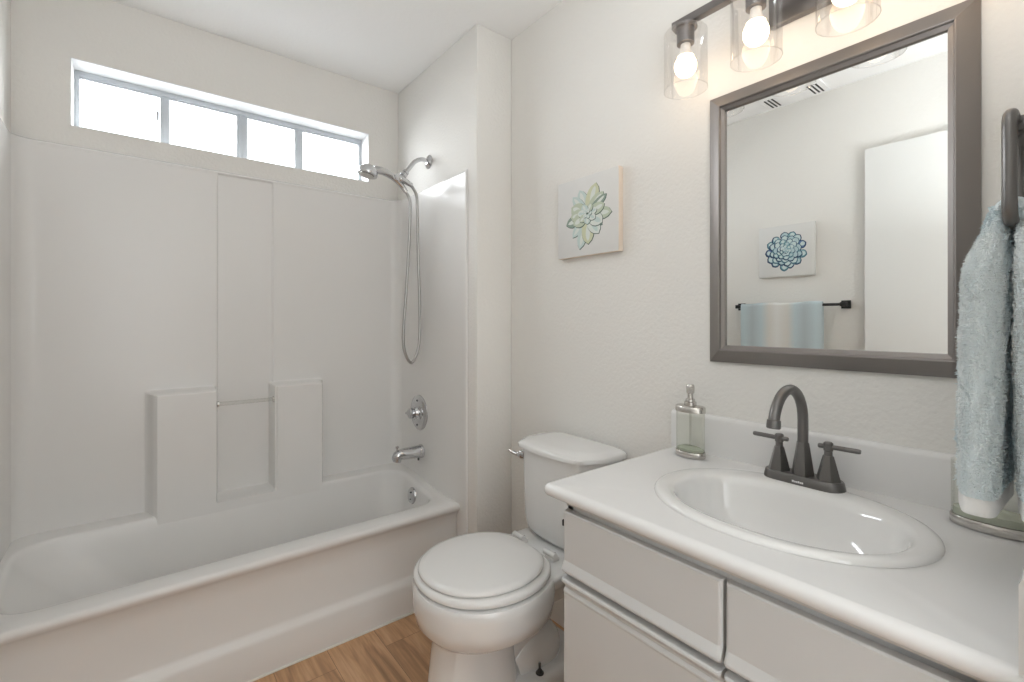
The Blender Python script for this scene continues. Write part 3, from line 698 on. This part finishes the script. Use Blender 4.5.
# ------------------------------------------------------------------ canvases
def petal_pts(cx, cy, ang, L, W, tip=0.25, n=9):
    P = []
    for i in range(n):
        t = i / (n - 1); wv = W * (math.sin(PI * min(1, t ** 1.25)) ** 0.6) * (1 - tip * t * 0.5)
        P.append((t * L, wv / 2))
    P += [(x, -y) for x, y in P[-2:0:-1]]
    c, s = math.cos(ang), math.sin(ang)
    return [(cx + x * c - y * s, cy + x * s + y * c) for x, y in P]
paints = []
def paint(name, c): m = mat(name, c, 0.8); paints.append(m); return m
def canvas(name, label, face_x, sgn, y0, y1, z0_, z1_, depth, petals, mats, edge):
    """face towards -x if sgn=-1 (on the vanity wall), +x if sgn=1"""
    back = face_x - sgn * depth
    t = thing(name, label, 'wall art', (back, (y0 + y1) / 2, z0_), )
    b = MB(); b.box(min(face_x, back), max(face_x, back), y0, y1, z0_, z1_, 0.003)
    for f in b.bm.faces: f.material_index = 1
    for f in b.bm.faces:
        f.normal_update()
        if f.normal.x * sgn > 0.9: f.material_index = 0
    b.build('canvas', [M['canvas'], edge], t, smooth=30)
    b = MB(); n = len(petals)
    for i, (pts, mi) in enumerate(petals):
        x = face_x + sgn * (0.0003 + 0.0007 * i / n)
        b.mi = mi
        b.face([b.bm.verts.new((x, (y0 + y1) / 2 + (p[0] if sgn > 0 else -p[0]), (z0_ + z1_) / 2 + p[1])) for p in pts])
    b.build('painted_succulent', mats, t, smooth=0)
    return t
rnd = random.Random(3)
green = [paint('paint_pale_green', (0.50, 0.56, 0.44)), paint('paint_yellow_green', (0.58, 0.60, 0.42)), paint('paint_mint', (0.52, 0.62, 0.60)), paint('paint_grey_green', (0.26, 0.33, 0.28)), paint('paint_line_dark', (0.085, 0.13, 0.11)), paint('paint_pale_white', (0.66, 0.70, 0.66))]
P = []
def addp(cx, cy, ang, L, W, mi, line=4, tip=0.2):
    P.append((petal_pts(cx + 0.0016, cy - 0.0022, ang, L * 1.01, W * 1.06, tip), line)); P.append((petal_pts(cx, cy, ang, L, W, tip), mi))
    P.append((petal_pts(cx + 0.35 * L * math.cos(ang), cy + 0.35 * L * math.sin(ang), ang, L * 0.55, W * 0.35, tip), 5 if mi != 5 else 2))
for a, L, W, mi in ((108, .088, .030, 2), (128, .085, .026, 2), (72, .098, .036, 1), (48, .080, .034, 0), (38, .082, .022, 3), (150, .066, .040, 0), (196, .080, .034, 3), (178, .060, .036, 0), (-6, .082, .034, 0), (-40, .066, .022, 3), (232, .085, .026, 2), (256, .112, .030, 2), (272, .096, .036, 1), (300, .078, .034, 5), (325, .062, .036, 5), (208, .056, .038, 0), (20, .062, .030, 0)):
    addp(0.004, 0.004, math.radians(a), L * 1.16, W * 1.45, mi)
for k in range(7): addp(0.004, 0.006, math.radians(k * 51.4 + 15), 0.040, 0.028, (5, 0, 2)[k % 3])
for k in range(5): addp(0.004, 0.006, math.radians(k * 72), 0.019, 0.015, (2, 5)[k % 2])
P.append(([(0.004 + 0.004 * math.cos(2 * PI * k / 12), 0.006 + 0.004 * math.sin(2 * PI * k / 12)) for k in range(12)], 4))
P = [([(x * 1.22, y) for x, y in q], mi) for q, mi in P]
canvas('canvas_print', 'small square canvas of a pale green succulent on the wall above the toilet', D - 0.026, -1, 1.0365, 1.337, 1.468, 1.764, 0.0255, P, green, M['canvasedge'])
blue = [paint('paint_teal', (0.22, 0.38, 0.42)), paint('paint_sky', (0.42, 0.56, 0.60)), paint('paint_navy', (0.02, 0.05, 0.11)), paint('paint_ice', (0.55, 0.66, 0.66)), paint('paint_blue', (0.10, 0.17, 0.33)), paint('paint_teal_dark', (0.06, 0.15, 0.20))]
P = []
for ring, (rad, L, W, cnt) in enumerate(((0.058, .052, .046, 13), (0.044, .046, .042, 12), (0.030, .040, .038, 11), (0.018, .032, .032, 9), (0.008, .025, .025, 7), (0.0, .016, .016, 5))):
    for k in range(cnt):
        a = 2 * PI * k / cnt + ring * 0.37 + rnd.uniform(-.1, .1); LL = L * rnd.uniform(.9, 1.12); cx, cy = rad * math.cos(a), rad * math.sin(a)
        P.append((petal_pts(cx + .0012, cy - .0022, a, LL * 1.08, W * 1.1, 0.1), (2, 5, 2)[k % 3])); P.append((petal_pts(cx, cy, a, LL * 0.95, W * 0.9, 0.1), rnd.choice((0, 1, 1, 3) if ring else (0, 1, 4, 0))))
        P.append((petal_pts(cx + .4 * LL * math.cos(a), cy + .4 * LL * math.sin(a), a, LL * .5, W * .55, 0.1), rnd.choice((1, 3, 3))))
canvas('canvas_print', 'small square canvas of a blue succulent above the towel bar, seen in the mirror', XL + 0.021, 1, 1.0, 1.305, 1.489, 1.792, 0.0205, P, blue, M['canvas'])

# ------------------------------------------------------------------ towel bar with towel on the left wall (seen in the mirror)
BX = XL + 0.062; BZ = 1.316
tb_ = thing('towel_bar', 'black wall towel bar under the blue succulent canvas, seen in the mirror', 'towel bar', (XL, 1.135, BZ))
for y in (0.855, 1.415):
    b = MB(); b.box(XL + 0.001, XL + 0.012, y - 0.022, y + 0.022, BZ - 0.022, BZ + 0.022, 0.002); b.box(XL + 0.010, BX + 0.010, y - 0.011, y + 0.011, BZ - 0.011, BZ + 0.011, 0.002)
    b.build('post', M['black'], tb_)
MB().tube([(BX, 0.855, BZ), (BX, 1.415, BZ)], 0.0075, 14).build('bar', M['black'], tb_)
bl, wh, sd, gy = (0.54, 0.64, 0.67), (0.78, 0.78, 0.76), (0.70, 0.68, 0.64), (0.46, 0.52, 0.55)
M['towel2'] = terry('striped_terry', (1, -0.22, 0.22, [(0.0, gy), (0.12, bl), (0.25, gy), (0.36, bl), (0.45, sd), (0.58, wh), (0.68, sd), (0.78, bl), (0.9, gy), (1.0, bl)]))
def drape(xc, z_top, zf, zb_, r, th):
    """closed thick profile in the (across, z) plane of a cloth folded over a bar; front leg towards +across"""
    o, i = r + th, r
    P = [(o, zf)] + [(o, zf + (z_top - zf) * t) for t in (0.25, 0.5, 0.75)]
    P += [(o * math.cos(PI * k / 10), z_top + o * math.sin(PI * k / 10)) for k in range(11)]
    P += [(-o, zb_ + (z_top - zb_) * t) for t in (0.66, 0.33, 0)]
    P += [(-i, zb_), (-i, (z_top + zb_) / 2)] + [(-i * math.cos(PI * k / 8), z_top + i * math.sin(PI * k / 8)) for k in range(9)] + [(i, (z_top + zf) / 2), (i, zf)]
    return P
b = MB(); rings = []
for k in range(25):
    y = 0.948 + (1.389 - 0.948) * k / 24; e = 0.75 if k in (0, 24) else 1.0
    rings.append([(BX + p[0] * e + 0.0015 * math.sin(k * 0.9 + p[1] * 9), y, p[1] + 0.003 * math.sin(k * 0.5)) for p in drape(0, BZ, 0.98, 1.02, 0.0085, 0.010)])
b.loft(rings)
tw = b.build('towel', M['towel2'], None, (BX, 1.1685, BZ), 60)
tw['label'] = 'blue and sand striped towel folded over the towel bar, seen in the mirror'; tw['category'] = 'towel'; tw['group'] = 'bath towels'

# ------------------------------------------------------------------ towel ring and towel beside the vanity
RY = 0.0775; RX0, RX1 = 0.934, 1.062; RZ0, RZ1 = 1.362, 1.511
tr = thing('towel_ring', 'dark metal towel ring on the side wall right of the mirror', 'towel ring', (1.0, YR, 1.51))
b = MB(); b.box(0.975, 1.021, YR + 0.001, YR + 0.010, 1.480, 1.526, 0.002); b.box(0.986, 1.010, YR + 0.008, RY + 0.010, 1.495, 1.517, 0.002)
b.build('mount', M['bronze'], tr)
pts = []
for cx, cz, a0 in ((RX1 - 0.022, RZ1 - 0.022, 0), (RX0 + 0.022, RZ1 - 0.022, PI / 2), (RX0 + 0.022, RZ0 + 0.022, PI), (RX1 - 0.022, RZ0 + 0.022, 1.5 * PI)):
    for q in range(7): a = a0 + PI / 2 * q / 6; pts.append((cx + 0.022 * math.cos(a), RY, cz + 0.022 * math.sin(a)))
pts.append(pts[0]); 
MB().tube(pts, 0.0080, 16, False).build('ring', M['bronze'], tr)
M['towel1'] = terry('pale_blue_terry', (0, -0.09, 0.09, [(0.0, (0.74, 0.83, 0.86)), (0.2, (0.84, 0.89, 0.90)), (0.38, (0.64, 0.77, 0.82)), (0.55, (0.80, 0.87, 0.89)), (0.75, (0.62, 0.76, 0.81)), (1.0, (0.80, 0.87, 0.89))]))
M['hem'] = mat('white_hem', (0.80, 0.80, 0.79), 0.9, bump=(500, 0.4, 0.002))
rt = random.Random(11)
b = MB()
TX0, TX1 = 0.928, 1.092
def lobe(side, zbot, nz, width, centre, hem=0.022):
    """one hanging half of the towel: stacked rounded sections (x along the wall, y away from it)"""
    rings = []
    for k in range(nz + 1):
        t = k / nz; z = 1.388 + (zbot - 1.388) * t
        g = smooth(min(1, t * 4.2)) * 0.72 + 0.28 * t
        hw = width(g); yc = centre(g); sp = 0.046 + 0.052 * g
        n = 44; ring = []
        for q in range(n):
            a = 2 * PI * q / n
            xx = 1.008 + sp * sgnpow(math.cos(a), 0.55); yy = yc + hw * sgnpow(math.sin(a), 0.62)
            wob = 0 if k > nz - 5 else 0.0018 * math.sin(q * 1.7 + k * 0.55) + 0.0016 * rt.uniform(-1, 1)
            fold = 0.0035 * math.sin(a * 3 + t * 4) * g
            ring.append((xx + math.cos(a) * (wob + fold), yy + math.sin(a) * (wob + fold), z))
        rings.append(ring)
    return rings
def fluff(rings, count, length):
    nz = len(rings); n = len(rings[0])
    for _ in range(count):
        k = rt.randrange(1, nz - 1); q = rt.randrange(n)
        p = Vector(rings[k][q]); p2 = Vector(rings[k][(q + 1) % n]); p3 = Vector(rings[k + 1][q])
        o = p + (p2 - p) * rt.random() + (p3 - p) * rt.random()
        nr = (p2 - p).cross(p3 - p)
        if nr.length < 1e-9: continue
        nr.normalize()
        c = Vector((sum(v[0] for v in rings[k]) / n, sum(v[1] for v in rings[k]) / n, p.z))
        if nr.dot(p - c) < 0: nr = -nr
        d = (nr + Vector((rt.uniform(-.7, .7), rt.uniform(-.7, .7), rt.uniform(-.9, .3)))).normalized()
        s = d.orthogonal().normalized() * 0.0007; s2 = d.cross(s).normalized() * 0.0007
        tip = o + d * length * rt.uniform(0.5, 1.1); o = o - nr * 0.0005
        v = [b.bm.verts.new(o + s), b.bm.verts.new(o - s * 0.5 + s2), b.bm.verts.new(o - s * 0.5 - s2), b.bm.verts.new(tip)]
        for i in range(3): b.face([v[i], v[(i + 1) % 3], v[3]])
front_r = lobe(1, 0.952, 58, lambda g: 0.011 + 0.0135 * g, lambda g: RY + 0.0135 + 0.018 * g)
back_r = lobe(-1, 0.958, 56, lambda g: 0.008 + 0.0075 * g, lambda g: RY - 0.011 - 0.010 * g)
b.loft(front_r[:-3]); b.loft(back_r[:-3])
# the saddle over the ring's lower bar
sad = []
for k in range(13):
    a = PI * k / 12; sad.append(k)
rings = []
for k in range(13):
    a = PI * k / 12
    yc = RY + 0.001 + 0.0125 * math.cos(a); z = 1.380 + 0.012 * math.sin(a)
    rings.append([(1.008 + 0.050 * sgnpow(math.cos(2 * PI * q / 28), 0.5), yc + math.cos(a) * 0.0085 * math.sin(2 * PI * q / 28), z + max(0.25, math.sin(a)) * 0.0085 * math.sin(2 * PI * q / 28)) for q in range(28)])
b.loft(rings)
fluff(front_r[:-3], 30000, 0.0032); fluff(back_r[:-3], 14000, 0.0030)
b.bm.faces.ensure_lookup_table()
b.mi = 1
for rr in (front_r, back_r):
    hr = [[(x * 1.0 + 0.002 * (1 if x > 1.0 else -1) * (-1), y, z) for x, y, z in r] for r in rr[-4:]]
    end = [(1.008 + (x - 1.008) * 0.99, y, z - 0.002) for x, y, z in hr[-1]]
    b.loft(hr + [end])
tw = b.build('towel', [M['towel1'], M['hem']], None, (1.008, RY, 1.39), 60)
tw['label'] = 'fluffy pale blue hand towel hanging through the towel ring beside the vanity'; tw['category'] = 'towel'; tw['group'] = 'bath towels'

# ------------------------------------------------------------------ open door leaf (seen in the mirror) and the ceiling fan grille
dr = bpy.data.objects.new('door_1', None); COL.objects.link(dr); dr.location = (-0.32, 0.38, 0.0); struct(dr)
MB().box(-0.340, -0.305, -0.01, 0.757, 0.012, 2.112, 0.003).build('door_leaf', M['door'], dr)
for sx_, sg in ((-0.305, 1),):
    MB().lathe((sx_, 0.70, 0.95), (sg, 0, 0), [(0, 0.026), (0.006, 0.026), (0.008, 0.012), (0.03, 0.011), (0.034, 0.024), (0.05, 0.027), (0.06, 0.022), (0.062, 0)], 24).build('door_knob', M['nickel'], dr)
fg = thing('exhaust_fan', 'white ceiling exhaust fan grille with slots, glimpsed in the mirror', 'exhaust fan', (-0.175, 1.075, ZC))
MB().box(-0.330, -0.03, 0.915, 1.235, ZC - 0.014, ZC - 0.001, 0.004).build('grille', M['ceil'], fg)
for y in (0.945, 0.965, 0.985, 1.165, 1.185, 1.205):
    MB().box(-0.315, -0.19, y - 0.004, y + 0.004, ZC - 0.0155, ZC - 0.008).build('slot', M['dark'], fg)
